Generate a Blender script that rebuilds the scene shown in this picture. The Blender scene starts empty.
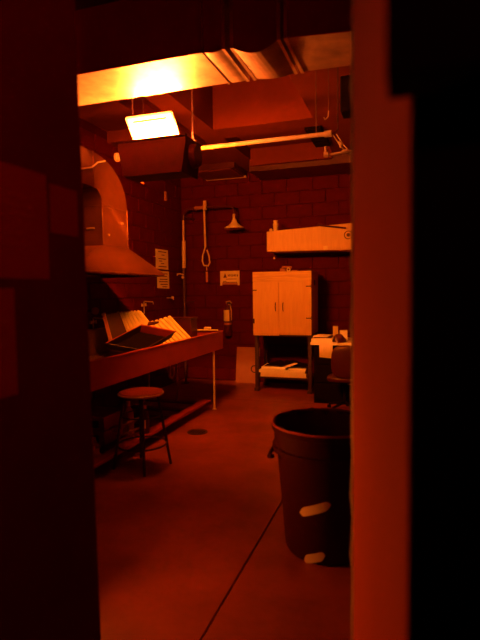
import bpy, bmesh, math, random
from mathutils import Vector, Matrix
random.seed(7)
sc = bpy.context.scene
COL = sc.collection
V = Vector
PI = math.pi

# ------------------------------------------------------------------ camera
def cam_axes(yaw, pitch, roll):
    cy, sy = math.cos(yaw), math.sin(yaw)
    f = V((-sy*math.cos(pitch), cy*math.cos(pitch), -math.sin(pitch)))
    r = V((cy, sy, 0)); u = r.cross(f)
    c, s = math.cos(roll), math.sin(roll)
    return c*r+s*u, -s*r+c*u, f
cr, cu, cf = cam_axes(math.radians(18.6), math.radians(3.52), math.radians(-.79))
cd = bpy.data.cameras.new('camera'); cam = bpy.data.objects.new('camera', cd); COL.objects.link(cam)
cam.matrix_world = Matrix(((cr.x, cu.x, -cf.x, 0), (cr.y, cu.y, -cf.y, 0), (cr.z, cu.z, -cf.z, 1.5), (0, 0, 0, 1)))
cd.sensor_fit = 'VERTICAL'; cd.sensor_height = 24; cd.lens = 24*500/640
cd.clip_start = .05; cd.clip_end = 60
cd.dof.use_dof = True; cd.dof.focus_distance = 6.0; cd.dof.aperture_fstop = 1.3
sc.camera = cam

# ------------------------------------------------------------------ world, exposure
w = bpy.data.worlds.new('world'); sc.world = w; w.use_nodes = True
w.node_tree.nodes['Background'].inputs[0].default_value = (0.0008, 0.00002, 0.0, 1)
w.node_tree.nodes['Background'].inputs[1].default_value = 1
sc.view_settings.view_transform = 'Standard'; sc.view_settings.look = 'None'
sc.view_settings.gamma = 1; sc.view_settings.use_curve_mapping = False
sc.view_settings.exposure = 0.0
SAFE = (1.0, .16, .004)          # the safelight's orange-red
TUBE, PANE, REAR = 9000, 16, 400     # strengths: lamp tube, tilted lid, rear filter
RED = 2200  # strength of the added red fill bulb
BENCH = 300

# ------------------------------------------------------------------ materials
def mat(name, col, rough=.6, metal=0, var=.0, scale=8, col2=None, bump=0, bscale=60, coat=0, emit=None, es=0, spec=.5, stretch=None):
    m = bpy.data.materials.new(name); m.use_nodes = True
    n = m.node_tree.nodes; l = m.node_tree.links; b = n['Principled BSDF']
    b.inputs['Base Color'].default_value = (*col, 1); b.inputs['Roughness'].default_value = rough
    b.inputs['Metallic'].default_value = metal; b.inputs['Coat Weight'].default_value = coat
    b.inputs['Specular IOR Level'].default_value = spec
    if emit: b.inputs['Emission Color'].default_value = (*emit, 1); b.inputs['Emission Strength'].default_value = es
    tc = n.new('ShaderNodeTexCoord'); src = tc.outputs['Object']
    if stretch:
        mp = n.new('ShaderNodeMapping'); mp.inputs['Scale'].default_value = stretch
        l.new(src, mp.inputs[0]); src = mp.outputs[0]
    if var or col2:
        t = n.new('ShaderNodeTexNoise'); t.inputs['Scale'].default_value = scale; t.inputs['Detail'].default_value = 6
        t.inputs['Roughness'].default_value = .62
        l.new(src, t.inputs['Vector'])
        r = n.new('ShaderNodeValToRGB'); r.color_ramp.elements[0].position = .35; r.color_ramp.elements[1].position = .68
        a = col2 if col2 else tuple(c*(1-var) for c in col)
        r.color_ramp.elements[0].color = (*a, 1); r.color_ramp.elements[1].color = (*col, 1)
        l.new(t.outputs['Fac'], r.inputs[0]); l.new(r.outputs[0], b.inputs['Base Color'])
    if bump:
        t2 = n.new('ShaderNodeTexNoise'); t2.inputs['Scale'].default_value = bscale; t2.inputs['Detail'].default_value = 4
        l.new(src, t2.inputs['Vector'])
        bp = n.new('ShaderNodeBump'); bp.inputs['Strength'].default_value = bump; bp.inputs['Distance'].default_value = .01
        l.new(t2.outputs['Fac'], bp.inputs['Height']); l.new(bp.outputs[0], b.inputs['Normal'])
    return m
def wood(name, c1, c2, rough=.5, axis='Z'):
    m = mat(name, c1, rough, bump=.05, bscale=40)
    n = m.node_tree.nodes; l = m.node_tree.links; b = n['Principled BSDF']
    tc = n.new('ShaderNodeTexCoord'); mp = n.new('ShaderNodeMapping')
    mp.inputs['Scale'].default_value = (6, 6, .7) if axis == 'Z' else (.7, 6, 9)
    t = n.new('ShaderNodeTexNoise'); t.inputs['Scale'].default_value = 4; t.inputs['Detail'].default_value = 8; t.inputs['Distortion'].default_value = 1.2
    r = n.new('ShaderNodeValToRGB'); r.color_ramp.elements[0].position = .38; r.color_ramp.elements[1].position = .62
    r.color_ramp.elements[0].color = (*c2, 1); r.color_ramp.elements[1].color = (*c1, 1)
    l.new(tc.outputs['Object'], mp.inputs[0]); l.new(mp.outputs[0], t.inputs['Vector']); l.new(t.outputs['Fac'], r.inputs[0]); l.new(r.outputs[0], b.inputs['Base Color'])
    return m
M = dict(
    floor=mat('floor_concrete', (.32, .062, .006), .42, spec=.3, var=.5, scale=1.6, bump=.12, bscale=25),
    block=mat('painted_block', (.09, .0015, .001), .75, spec=.12, var=.12, scale=5, bump=.35, bscale=90),
    mortar=mat('mortar', (.06, .001, .0008), .9, spec=.1, bump=.3),
    wallp=mat('dark_painted_wall', (.09, .0015, .001), .8, spec=.1, var=.2),
    ceil=mat('ceiling_concrete', (.16, .03, .005), .85, spec=.08, var=.14, scale=3, bump=.1, bscale=50),
    duct=mat('galvanised_duct', (.66, .36, .2), .42, metal=.6, var=.5, scale=5, bump=.08, bscale=14),
    ductdim=mat('dim_lit_duct', (.34, .15, .07), .5, metal=.5, var=.5, scale=6, bump=.08, bscale=14),  # darker copy of the duct metal, the lamp's falloff put into its colour
    ductside=mat('duct_side_shaded', (.25, .004, .001), .8, spec=.1, var=.2, scale=3),
    hood=mat('hood_metal', (.18, .055, .02), .42, metal=.35, var=.25, scale=4, bump=.04, bscale=20),
    sink=mat('sink_metal', (.5, .06, .03), .42, metal=.15, var=.2, scale=3, bump=.05),
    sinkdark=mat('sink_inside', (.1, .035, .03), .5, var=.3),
    pipe=mat('pale_pipe', (.6, .45, .35), .38, var=.1),
    iron=mat('dark_pipe', (.09, .03, .025), .5),
    steel=mat('worn_steel', (.6, .5, .42), .35, metal=.6),
    white=mat('white_plastic', (.8, .72, .6), .5, var=.08),
    paper=mat('paper', (.8, .72, .6), .9, var=.08, scale=14),
    ink=mat('ink', (.14, .05, .04), .9),
    wood=wood('cabinet_ply', (.72, .5, .36), (.66, .44, .3)),
    woodh=wood('cabinet_band', (.74, .52, .36), (.58, .38, .25), axis='X'),
    black=mat('black_paint', (.006, .001, .001), .8, spec=.1),
    blackest=mat('deep_black', (.0012, .0002, .0002), .9, spec=.03),
    dark=mat('dark_metal', (.04, .015, .012), .45),
    darkred=mat('dark_plastic', (.07, .006, .004), .4, var=.2),
    can=mat('trash_plastic', (.045, .0015, .0008), .65, spec=.15, var=.15, scale=3, bump=.04),
    canrim=mat('trash_rim', (.4, .06, .03), .4),
    caninside=mat('bin_liner', (.09, .02, .018), .5, var=.3, scale=9),
    lampbody=mat('lamp_housing', (.05, .004, .001), .7, spec=.15, var=.15),
    jamb=mat('jamb_paint', (.62, .11, .035), .85, spec=.1, var=.1, scale=2),
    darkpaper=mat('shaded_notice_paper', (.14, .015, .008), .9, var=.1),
    vest=mat('entrance_paint', (.06, .0015, .001), .8, spec=.1, var=.2, scale=3),
    extred=mat('extinguisher_red', (.07, .003, .002), .35),
    seat=mat('stool_seat', (.3, .05, .03), .35, var=.3, scale=9),
    panel=mat('leaning_panel', (.42, .17, .1), .6, var=.15),
    tube=mat('lamp_tube', (1, .6, .3), .5, emit=(1, .22, .028), es=TUBE),
    pane=mat('lamp_pane', (1, .6, .3), .5, emit=(1, .32, .11), es=PANE),
    bench=mat('bench_lamp_glass', (.6, .1, .03), .4, emit=(1, .16, .01), es=BENCH),
    fillbulb=mat('fill_bulb', (.6, .02, .01), .4, emit=(1, .012, .002), es=RED),
    rear=mat('lamp_filter', (1, .3, .1), .5, emit=SAFE, es=REAR),
    glow=mat('tiny_indicator', (1, .5, .3), .5, emit=(1, .35, .12), es=3),
)

# ------------------------------------------------------------------ mesh helpers
class MB:
    def __init__(s): s.v = []; s.f = []; s.sm = []
    def add(s, vs, fs, smooth=False):
        o = len(s.v); s.v += [tuple(p) for p in vs]; s.f += [tuple(i+o for i in f) for f in fs]; s.sm += [smooth]*len(fs); return s
    def box(s, x0, y0, z0, x1, y1, z1, mtx=None):
        vs = [V((x, y, z)) for z in (z0, z1) for y in (y0, y1) for x in (x0, x1)]
        if mtx: vs = [mtx @ p for p in vs]
        return s.add(vs, [(0, 2, 3, 1), (4, 5, 7, 6), (0, 1, 5, 4), (2, 6, 7, 3), (0, 4, 6, 2), (1, 3, 7, 5)])
    def prism(s, pts, h):                                  # polygon pts extruded by vector h
        n = len(pts); pts = [V(p) for p in pts]; h = V(h)
        nrm = sum(((pts[i]-pts[0]).cross(pts[(i+1) % n]-pts[0]) for i in range(1, n-1)), V((0, 0, 0)))
        if nrm.dot(h) < 0: pts = pts[::-1]
        return s.add(pts+[p+h for p in pts], [tuple(range(n))[::-1], tuple(range(n, 2*n))]+[(i, (i+1) % n, n+(i+1) % n, n+i) for i in range(n)])
    def tube(s, pts, r, n=10, cap=True):
        pts = [V(p) for p in pts]; rs = r if isinstance(r, (list, tuple)) else [r]*len(pts); rings = []
        up = None; vs = []
        for i, p in enumerate(pts):
            d = (pts[min(i+1, len(pts)-1)]-pts[max(i-1, 0)]).normalized()
            if up is None: up = d.orthogonal().normalized()
            up = (up-d*up.dot(d)).normalized(); q = d.cross(up)
            vs += [p+(up*math.cos(2*PI*k/n)+q*math.sin(2*PI*k/n))*rs[i] for k in range(n)]
        fs = []
        for i in range(len(pts)-1):
            for k in range(n): fs.append((i*n+k, i*n+(k+1) % n, (i+1)*n+(k+1) % n, (i+1)*n+k))
        s.add(vs, fs, True)
        if cap:
            o = len(s.v)-len(vs); m = o+(len(pts)-1)*n
            s.f += [tuple(o+k for k in range(n))[::-1], tuple(m+k for k in range(n))]; s.sm += [False]*2
        return s
    def lathe(s, prof, c=(0, 0, 0), n=32, sx=1, sy=1):      # prof: (r, z)
        vs = [(c[0]+r*sx*math.cos(2*PI*k/n), c[1]+r*sy*math.sin(2*PI*k/n), c[2]+z) for r, z in prof for k in range(n)]
        fs = [(i*n+k, i*n+(k+1) % n, (i+1)*n+(k+1) % n, (i+1)*n+k) for i in range(len(prof)-1) for k in range(n)]
        return s.add(vs, fs, True)
    def ring(s, c, R, r, n=32, m=8, ax=2):
        vs = []; fs = []
        for i in range(n):
            a = 2*PI*i/n
            for k in range(m):
                b = 2*PI*k/m; q = [(R+r*math.cos(b))*math.cos(a), (R+r*math.cos(b))*math.sin(a), r*math.sin(b)]
                if ax == 1: q = [q[0], q[2], q[1]]
                if ax == 0: q = [q[2], q[0], q[1]]
                vs.append((c[0]+q[0], c[1]+q[1], c[2]+q[2]))
        for i in range(n):
            for k in range(m): fs.append((i*m+k, ((i+1) % n)*m+k, ((i+1) % n)*m+(k+1) % m, i*m+(k+1) % m))
        return s.add(vs, fs, True)
    def build(s, name, m, parent=None, bevel=0, org=None):
        me = bpy.data.meshes.new(name)
        if org is None and parent is None:
            xs = [p[0] for p in s.v]; ys = [p[1] for p in s.v]; zs = [p[2] for p in s.v]
            org = V(((min(xs)+max(xs))/2, (min(ys)+max(ys))/2, min(zs)))
        if org is None: org = V((0, 0, 0))
        org = V(org)
        # parts are written in world coordinates; shift them to their parent
        base = V(org)
        if parent is not None and parent.get('_w') is not None: base = V(parent['_w'])
        me.from_pydata([tuple(V(p)-base) for p in s.v], [], s.f); me.validate()
        bm = bmesh.new(); bm.from_mesh(me); bmesh.ops.recalc_face_normals(bm, faces=bm.faces)
        bm.to_mesh(me); bm.free()
        for p, sm in zip(me.polygons, s.sm): p.use_smooth = sm
        me.set_sharp_from_angle(angle=.7)
        o = bpy.data.objects.new(name, me); COL.objects.link(o); me.materials.append(m if not isinstance(m, str) else M[m])
        if parent is not None: o.parent = parent
        else: o.location = base
        o['_w'] = tuple(base)
        if bevel:
            b = o.modifiers.new('bevel', 'BEVEL'); b.width = bevel; b.segments = 2; b.limit_method = 'ANGLE'; b.angle_limit = .6
        return o
def tag(o, label, cat, group=None):
    o['label'] = label; o['category'] = cat
    if group: o['group'] = group
    return o
def thing(name, label, cat, loc, group=None):
    o = bpy.data.objects.new(name, None); COL.objects.link(o); o.location = loc; o['_w'] = tuple(loc); o.empty_display_size = .1
    return tag(o, label, cat, group)
def struct(o): o['kind'] = 'structure'; return o
def sroot(name, loc=(0, 0, 0)):
    o = bpy.data.objects.new(name, None); COL.objects.link(o); o.location = loc; o['_w'] = tuple(loc); return struct(o)
def box(x0, y0, z0, x1, y1, z1, mtx=None): return MB().box(x0, y0, z0, x1, y1, z1, mtx)
def arc(c, r, a0, a1, n, pl='xz'):
    out = []
    for i in range(n+1):
        a = math.radians(a0+(a1-a0)*i/n); p, q = r*math.cos(a), r*math.sin(a)
        out.append(V(c)+(V((p, 0, q)) if pl == 'xz' else V((0, p, q)) if pl == 'yz' else V((p, q, 0))))
    return out

XL, XR, YB, YF, ZS = -3.6, 1.4, 7.7, 1.23, 3.36     # room: left, right, back, front, beam soffit

# ------------------------------------------------------------------ the room shell
fl = sroot('floor')
box(XL-.2, -1.0, -.25, XR+.2, YB+.2, -.012).build('subfloor', 'mortar', fl)
for x0, x1 in ((XL, -.838), (-.83, XR)):
    for y0, y1 in ((-.9, 6.38), (6.388, YB)):
        box(x0, y0, -.05, x1, y1, 0).build('slab', 'floor', fl, bevel=.004)

# ceiling: deep concrete beams with recessed bays between them
ce = sroot('ceiling')
xs = [XL, -2.66, -2.17, -1.0, -.35, .9, XR]; ys = [-.9, 1.3, 2.6, 3.6, 4.66, 5.56, 5.92, 7.02, YB]
def depth(i, j):
    xm = (xs[i]+xs[i+1])/2; ym = (ys[j]+ys[j+1])/2
    if xm < -2.66 and 4.66 < ym < 5.56: return 3.5
    if -2.17 < xm < -1.0 and 3.6 < ym < 5.56: return 4.0
    if -2.17 < xm < -1.0 and 5.92 < ym < 7.02: return 3.52
    if -.35 < xm < .9 and 3.6 < ym < 5.56: return 4.0
    return ZS
sof = MB()
for i in range(len(xs)-1):
    for j in range(len(ys)-1):
        if depth(i, j) == ZS: sof.box(xs[i], ys[j], ZS, xs[i+1], ys[j+1], 4.15)
sof.build('beam_soffit', 'ceil', ce)
for i in range(len(xs)-1):
    for j in range(len(ys)-1):
        d = depth(i, j)
        if d != ZS: box(xs[i]+.002, ys[j], d, xs[i+1]-.002, ys[j+1], 4.15).build('bay_panel', 'ceil', ce)
box(-2.63, 3.4, 3.30, -2.42, 5.9, 3.355).build('beam_plate', 'darkred', ce)
box(-2.17, 6.98, 3.27, -1.0, 7.08, 3.355).build('beam_plate', 'ceil', ce)
box(-2.2, 7.05, 3.2, XR, YB, 3.355).build('beam_plate', 'darkred', ce)

# left and back wall: concrete blocks, each a piece
def block_wall(name, backing, cells, mesh_full, place):
    r = sroot(name); backing.build('backing', 'mortar', r)
    for c in cells: place(r, c)
    return r
def block_mesh(name, sx, sy, sz):
    mb = box(0, 0, 0, sx, sy, sz); me = bpy.data.meshes.new(name); me.from_pydata(mb.v, [], mb.f)
    bm = bmesh.new(); bm.from_mesh(me); bmesh.ops.bevel(bm, geom=bm.edges[:], offset=.005, segments=1, affect='EDGES')
    bmesh.ops.recalc_face_normals(bm, faces=bm.faces); bm.to_mesh(me); bm.free(); me.materials.append(M['block']); return me
wl = sroot('wall_left'); box(XL-.2, YF-.1, 0, XL-.014, YB+.2, 4.15).build('backing', 'mortar', wl)
full = block_mesh('block', .06, .39, .19); half = block_mesh('half_block', .06, .19, .19)
def put(me, name, parent, loc, rz=0):
    o = bpy.data.objects.new(name, me); COL.objects.link(o); o.parent = parent; o.location = loc; o.rotation_euler.z = rz; return o
for k in range(17):
    z = .005+.2*k; off = .2*(k % 2); y = YB-.005
    if off: put(half, 'block', wl, (XL-.06+random.uniform(-.002, .002), y-.19, z)); y -= .2
    while y-.39 > 3.6:
        put(full, 'block', wl, (XL-.06+random.uniform(-.002, .002), y-.39, z)); y -= .4
box(XL-.06, YF-.1, 0, XL, y, ZS).build('plain_stretch', 'wallp', wl)
wb = sroot('wall_back'); box(XL-.2, YB+.014, 0, XR+.2, YB+.2, 4.15).build('backing', 'mortar', wb)
for k in range(17):
    z = .005+.2*k; x = XL+.01+.2*(k % 2)
    if k % 2: put(half, 'block', wb, (XL+.2, YB+random.uniform(-.002, .002), z), PI/2)
    while x+.39 < .3:
        put(full, 'block', wb, (x+.39, YB+random.uniform(-.002, .002), z), PI/2); x += .4
box(x, YB, 0, XR, YB+.06, ZS).build('plain_stretch', 'wallp', wb)
struct(box(XR, .4, 0, XR+.15, YB+.2, 4.15).build('wall_right', 'wallp'))
struct(box(XL, YF, 0, -.99, YF+.1, 4.15).build('wall_front', 'wallp'))
struct(box(.05, 1.0, 0, XR, 1.1, 4.15).build('wall_front', 'wallp'))
# entrance: dark wall on the left, its end leaning a touch like in the photograph
le = MB(); x = -.95
le.prism([(x, -.9, 0), (x, 1.35, 0), (x, 1.302, 3.3), (x, -.9, 3.3)], (-.16, 0, 0))
struct(le.build('wall_entrance', 'vest'))
# right: oblique door leaf of the entrance with a pale seal on its far edge
A = V((-.132, 1.3, 0)); B = V((.001, .60, 0)); n_ = V((.7, .138, 0)).normalized()*.045
dr = sroot('door_1', tuple(A))
MB().prism([A, B, B+n_, A+n_], (0, 0, 3.3)).build('door_leaf', 'jamb', dr)
pts = []
for i in range(60): pts.append((A.x+.004+.0015*math.sin(i*1.7), A.y+.012, .02+i*.055))
MB().tube(pts, [.0105+.0016*math.sin(i*2.3) for i in range(60)], 10).build('door_seal', 'white', dr)
# black block over the near edge of the door
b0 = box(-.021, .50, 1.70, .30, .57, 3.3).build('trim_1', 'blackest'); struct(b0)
struct(box(.004, .585, 0, .95, .62, 3.3).build('black_cover_right', 'blackest'))  # added black panel hiding the lit wall behind, so this side stays dark

# ------------------------------------------------------------------ air duct under the ceiling
du = thing('air_duct', 'long galvanised rectangular air duct crossing under the ceiling, its underside glowing above the lamp', 'duct', (-1.5, 3.05, 2.9))
Y0, Y1, DZ, DT = 2.83, 3.29, 2.9, 3.3
def duct_sec(name, x0, x1, sag0=0, seg=1):
    mb = MB(); top = []; n = seg
    for i in range(n):
        a, b = x0+(x1-x0)*i/n, x0+(x1-x0)*(i+1)/n
        sa, sb = sag0*math.sin(PI*i/n), sag0*math.sin(PI*(i+1)/n)
        mb.add([(a, Y0, DZ-sa), (b, Y0, DZ-sb), (b, Y1, DZ-sb*.3), (a, Y1, DZ-sa*.3)], [(0, 1, 2, 3)], n > 1)
    mb.add([(x0, Y1, DZ), (x1, Y1, DZ), (x1, Y1, DT), (x0, Y1, DT)], [(0, 1, 2, 3)])
    mb.add([(x0, Y0, DT), (x1, Y0, DT), (x1, Y1, DT), (x0, Y1, DT)], [(0, 1, 2, 3)])
    return mb.build(name, 'duct' if x0 < -1.1 else 'ductdim', du)
SX = [(-3.58, -2.75, 0), (-2.75, -1.17, 0), (-1.16, -1.03, .01), (-.98, -.70, .05), (-.66, XR-.02, .05)]
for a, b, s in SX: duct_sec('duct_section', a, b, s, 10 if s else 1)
for a, b, s in SX:                                          # near side of each section, its shade put into a darker colour
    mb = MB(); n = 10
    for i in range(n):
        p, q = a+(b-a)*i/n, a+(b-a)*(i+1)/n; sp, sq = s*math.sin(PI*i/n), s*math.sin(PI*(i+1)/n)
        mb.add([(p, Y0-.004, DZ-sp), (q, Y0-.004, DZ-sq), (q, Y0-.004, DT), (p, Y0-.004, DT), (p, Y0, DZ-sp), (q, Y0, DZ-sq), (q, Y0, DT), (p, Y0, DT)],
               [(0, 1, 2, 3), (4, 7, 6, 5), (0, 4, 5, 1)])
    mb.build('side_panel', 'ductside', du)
for xx in (-2.75, -1.165, -1.03, -.98, -.70, -.66):
    w_ = .02 if xx > -1.1 else .008
    box(xx-w_/2, Y0-.006, DZ-.005, xx+w_/2, Y1+.012, DT+.01).build('flange', 'duct', du)
for xx in (-3.0, -1.9, .2): 
    MB().tube([(xx, 3.06, DT-.01), (xx, 3.06, ZS+.02)], .006, 6).build('hanger_rod', 'steel', du)

# ------------------------------------------------------------------ safelight
LX0, LX1, LY0, LY1, LZ0, LZ1 = -2.31, -1.69, 3.72, 4.02, 2.45, 2.735
sl = thing('safelight', 'large hanging darkroom safelight with tilted glowing top lid', 'lamp', (-2.0, 3.87, LZ0))
body = MB()
OUT = [(LX0+.05, LZ0), (LX1-.04, LZ0), (LX1, LZ1-.05), (LX1, LZ1), (LX0, LZ1), (LX0, LZ1-.05)]
body.prism([(x, LY0, z) for x, z in OUT], (0, .012, 0))
for i in (0, 1, 2, 4, 5):                                  # bottom, sides; open at the top
    (xa, za), (xb, zb) = OUT[i], OUT[(i+1) % 6]; n2 = V((-(zb-za), 0, xb-xa)).normalized()*.012
    ya = LY1-.064 if i == 0 else LY1+.02
    body.prism([V((xa, LY0+.01, za)), V((xb, LY0+.01, zb)), V((xb, ya, zb)), V((xa, ya, za))], n2)
body.box(LX0+.01, LY1-.012, LZ0+.17, LX1-.01, LY1, LZ1)
body.build('housing', 'lampbody', sl)
mb = MB().tube([(LX1-.002, 3.87, 2.6), (LX1+.045, 3.87, 2.6)], [.1, .085], 20); mb.build('end_cap', 'lampbody', sl)
box(LX0-.012, LY0-.012, LZ1-.004, LX1+.012, LY0+.012, LZ1+.008).build('front_lip', 'lampbody', sl)
MB().tube([(LX0+.14, 3.83, 2.748), (LX1-.1, 3.83, 2.748)], .016, 10).build('lamp_tube', 'tube', sl)
# tilted lid: bottom edge inside the housing, top edge leaning towards the door
P = [V((-2.21, 3.86, 2.735)), V((-1.80, 3.86, 2.735)), V((-1.80, 3.70, 2.915)), V((-2.21, 3.70, 2.915))]
nn = (P[1]-P[0]).cross(P[3]-P[0]).normalized()
if nn.z < 0: nn = -nn
lid = MB()
def quad_bar(a, b, w_):  # frame bar lying in the lid's plane
    d = (b-a).normalized(); s_ = nn.cross(d)*w_/2
    return [a-s_, b-s_, b+s_, a+s_]
for a, b in ((P[0], P[1]), (P[1], P[2]), (P[2], P[3]), (P[3], P[0])): lid.prism(quad_bar(a, b, .018), nn*.016)
lo = lid.build('lid_frame', 'white', sl)
MB().prism([p+nn*.006 for p in P], nn*.004).build('lid_reflector', 'pane', lo)
u_ = (P[3]-P[0]); a_ = P[0]+u_*.86+V((.05, 0, 0)); b_ = P[1]+u_*.86-V((.05, 0, 0))
MB().prism([p-nn*.012 for p in quad_bar(a_, b_, .012)], nn*.006).build('lid_slot', 'black', lo)
# rear filter that lights the far half of the room
RP = [V((LX0+.05, LY1-.07, LZ0+.015)), V((LX1-.05, LY1-.07, LZ0+.015)), V((LX1-.05, LY1-.01, LZ0+.16)), V((LX0+.05, LY1-.01, LZ0+.16))]
MB().prism(RP, (0, -.006, .002)).build('rear_filter', 'rear', sl)
def chain(name, x, y, z0, z1, parent=None):
    mb = MB(); z = z0; k = 0
    while z < z1:
        a = .006; b = .014; pts = []
        for i in range(9):
            t = 2*PI*i/8; q = a*math.cos(t)
            pts.append((x+(q if k % 2 else 0), y+(0 if k % 2 else q), z+b+b*math.sin(t)))
        mb.tube(pts, .0022, 5, cap=False); z += .024; k += 1
    return mb.build(name, 'iron', parent)
chain('chain', -2.24, 3.86, 2.74, ZS, sl); chain('chain', -1.73, 3.96, 2.74, ZS, sl)
MB().tube([(-1.73, 3.96, 2.72), (-1.70, 3.94, 2.75)], .012, 8).build('chain_hook', 'pipe', sl)

# ------------------------------------------------------------------ ceiling pipe and the smaller run at its end
pp = thing('ceiling_pipe', 'long pale pipe running level beneath the ceiling beams behind the hanging lamp', 'pipe', (-1.5, 4.33, 2.8))
MB().tube([(-2.68, 4.33, 2.8), (-.66, 4.33, 2.8)], .019, 14).build('pipe_run', 'pipe', pp)
MB().tube([(-2.71, 4.33, 2.8), (-2.685, 4.33, 2.8)], [.042, .042], 16).build('end_flange', 'pipe', pp)
MB().tube([(-2.685, 4.33, 2.8), (-2.66, 4.33, 2.8)], .028, 12).build('collar', 'pipe', pp)
MB().tube([(-.68, 4.33, 2.8), (-.62, 4.33, 2.8)], .028, 12).build('collar', 'pipe', pp)
MB().tube([(-.63, 4.33, 2.8), (-.59, 4.33, 2.8), (-.57, 4.34, 2.83), (-.57, 4.35, ZS)], .006, 8).build('riser', 'iron', pp)
for xx in (-2.4, -.75): MB().tube([(xx, 4.33, 2.8), (xx, 4.33, ZS if xx != -1.5 else 4.0)], .004, 6).build('hanger_rod', 'iron', pp)
p2 = thing('valve_pipe', 'short pale pipe with two fittings hung on slanting wires by the door edge', 'pipe', (-.58, 4.3, 2.6))
MB().tube([(-.665, 4.3, 2.615), (-.42, 4.3, 2.63)], .013, 10).build('pipe_run', 'pipe', p2)
MB().tube([(-.68, 4.3, 2.62), (-.64, 4.3, 2.62)], .024, 10).build('elbow', 'pipe', p2)
MB().tube([(-.663, 4.3, 2.62), (-.665, 4.3, 2.69)], [.014, .01], 10).build('valve_stem', 'pipe', p2)
MB().tube([(-.53, 4.3, 2.625), (-.49, 4.3, 2.628)], .021, 10).build('union', 'pipe', p2)
for dx in (0, .03):
    MB().tube([(-.61+dx, 4.33, 2.79), (-.55+dx, 4.31, 2.69), (-.50+dx, 4.3, 2.63)], .0035, 6).build('support_wire', 'pipe', p2)
MB().tube([(-.56, 4.31, 2.72), (-.535, 4.31, 2.70), (-.545, 4.31, 2.67)], .009, 7).build('hook', 'pipe', p2)
MB().tube([(-.64, 4.3, 2.98), (-.645, 4.3, 2.93), (-.67, 4.3, 2.91), (-.68, 4.3, 2.93)], .004, 6).build('wire_hook', 'pipe', p2)
MB().tube([(-.64, 4.3, 2.98), (-.64, 4.3, ZS)], .003, 6).build('support_wire', 'iron', p2)
sp = tag(box(-.545, 4.3, 2.96, -.44, 4.5, 3.25).build('hanging_speaker', 'black', bevel=.01), 'tall black box hanging from the ceiling beside the door edge', 'speaker')
MB().tube([(-.49, 4.4, 3.24), (-.49, 4.4, ZS)], .008, 8).build('mount', 'black', sp, org=None) if False else None
sq = thing('ceiling_vent', 'black square opening let into the far right ceiling bay', 'vent', (-1.06, 6.2, ZS-.03))
box(-1.15, 5.85, ZS-.03, -.96, 6.62, ZS).build('vent_frame', 'black', sq)
for i in range(7): box(-1.14, 5.9+i*.1, ZS-.036, -.97, 5.93+i*.1, ZS-.03).build('louvre', 'black', sq)
fx = thing('ceiling_fixture', 'flat switched-off ceiling light box near the back left corner', 'light', (-2.75, 7.3, 3.26))
box(-3.12, 7.02, 3.275, -2.42, 7.64, ZS).build('fixture_box', 'darkred', fx)
box(-3.08, 7.05, 3.262, -2.46, 7.60, 3.276).build('diffuser', 'ceil', fx)
box(-3.10, 7.6, 3.255, -2.42, 7.63, 3.276).build('fixture_trim', 'pipe', fx)

# ------------------------------------------------------------------ extractor hood and its elbow duct
ho = thing('extractor_hood', 'galvanised extractor hood with a curved elbow duct over the sink on the left wall', 'hood', (-3.1, 4.7, 1.65))
hx0, hx1, hy0, hy1, hz = -3.58, -2.72, 3.55, 5.3, 1.66
tx0, tx1, ty0, ty1, tz = -3.12, -2.84, 4.26, 4.72, 1.95
mb = MB(); b = [(hx0, hy0, hz), (hx1, hy0, hz), (hx1, hy1, hz), (hx0, hy1, hz)]; b2 = [(x, y, hz+.035) for x, y, z in b]; t = [(tx0, ty0, tz), (tx1, ty0, tz), (tx1, ty1, tz), (tx0, ty1, tz)]
mb.add(b+b2+t, [(i, (i+1) % 4, 4+(i+1) % 4, 4+i) for i in range(4)]+[(4+i, 4+(i+1) % 4, 8+(i+1) % 4, 8+i) for i in range(4)])
hc = mb.build('canopy', 'hood', ho)
sd = hc.modifiers.new('thick', 'SOLIDIFY'); sd.thickness = .006; sd.offset = 0
for yy, zz in ((4.45, 1.84), (4.85, 1.84), (4.2, 1.8)):
    MB().lathe([(0, .014), (.012, .01), (.014, 0)], (0, 0, 0), 10).v
for a, bb in (((hx1, hy0, hz+.02), (hx1, hy1, hz+.02)),):
    MB().tube([a, bb], .012, 8).build('rolled_edge', 'hood', ho)
# vertical part then quarter bend towards the door, then level run
z1 = 2.36; Ri = .13; W_ = ty1-ty0; Ro = Ri+W_; cy_, cz_ = ty0-Ri, z1
def duct_shell(path, name):
    mb = MB(); vs = []
    for (pi, po) in path: vs += [(tx0, *pi), (tx1, *pi), (tx1, *po), (tx0, *po)]
    fs = []
    for i in range(len(path)-1):
        for k in range(4): fs.append((i*4+k, i*4+(k+1) % 4, i*4+4+(k+1) % 4, i*4+4+k))
    return mb.add(vs, fs).build(name, 'hood', ho)
duct_shell([((ty0, tz), (ty1, tz)), ((ty0, z1), (ty1, z1))], 'straight_duct')
bend = [((cy_+Ri*math.cos(a), cz_+Ri*math.sin(a)), (cy_+Ro*math.cos(a), cz_+Ro*math.sin(a)*.78)) for a in [PI/2*i/12 for i in range(13)]]
duct_shell(bend, 'elbow_bend')
zi, zo = cz_+Ri, cz_+Ro*.78
duct_shell([((cy_, zi), (cy_, zo)), ((2.9, zi+.02), (2.9, zo+.06))], 'level_duct')
def band(a0, name='seam'):
    i, o = a0
    MB().prism([(tx0-.006, *i), (tx1+.008, *i), (tx1+.008, *o), (tx0-.006, *o)], V((0, 0, .014)) if abs(i[1]-o[1]) < .05 else V((0, .014, 0))).build(name, 'hood', ho)
band(((ty0-.008, z1-.02), (ty1+.008, z1-.02))); band(((cy_, zi-.008), (cy_, zo+.008))); band(((ty0-.008, tz), (ty1+.008, tz)))
for yy in (ty0, ty1):
    MB().tube([(tx1, yy, tz), (tx1, yy, z1)], .005, 6).build('corner_bead', 'hood', ho)
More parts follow.
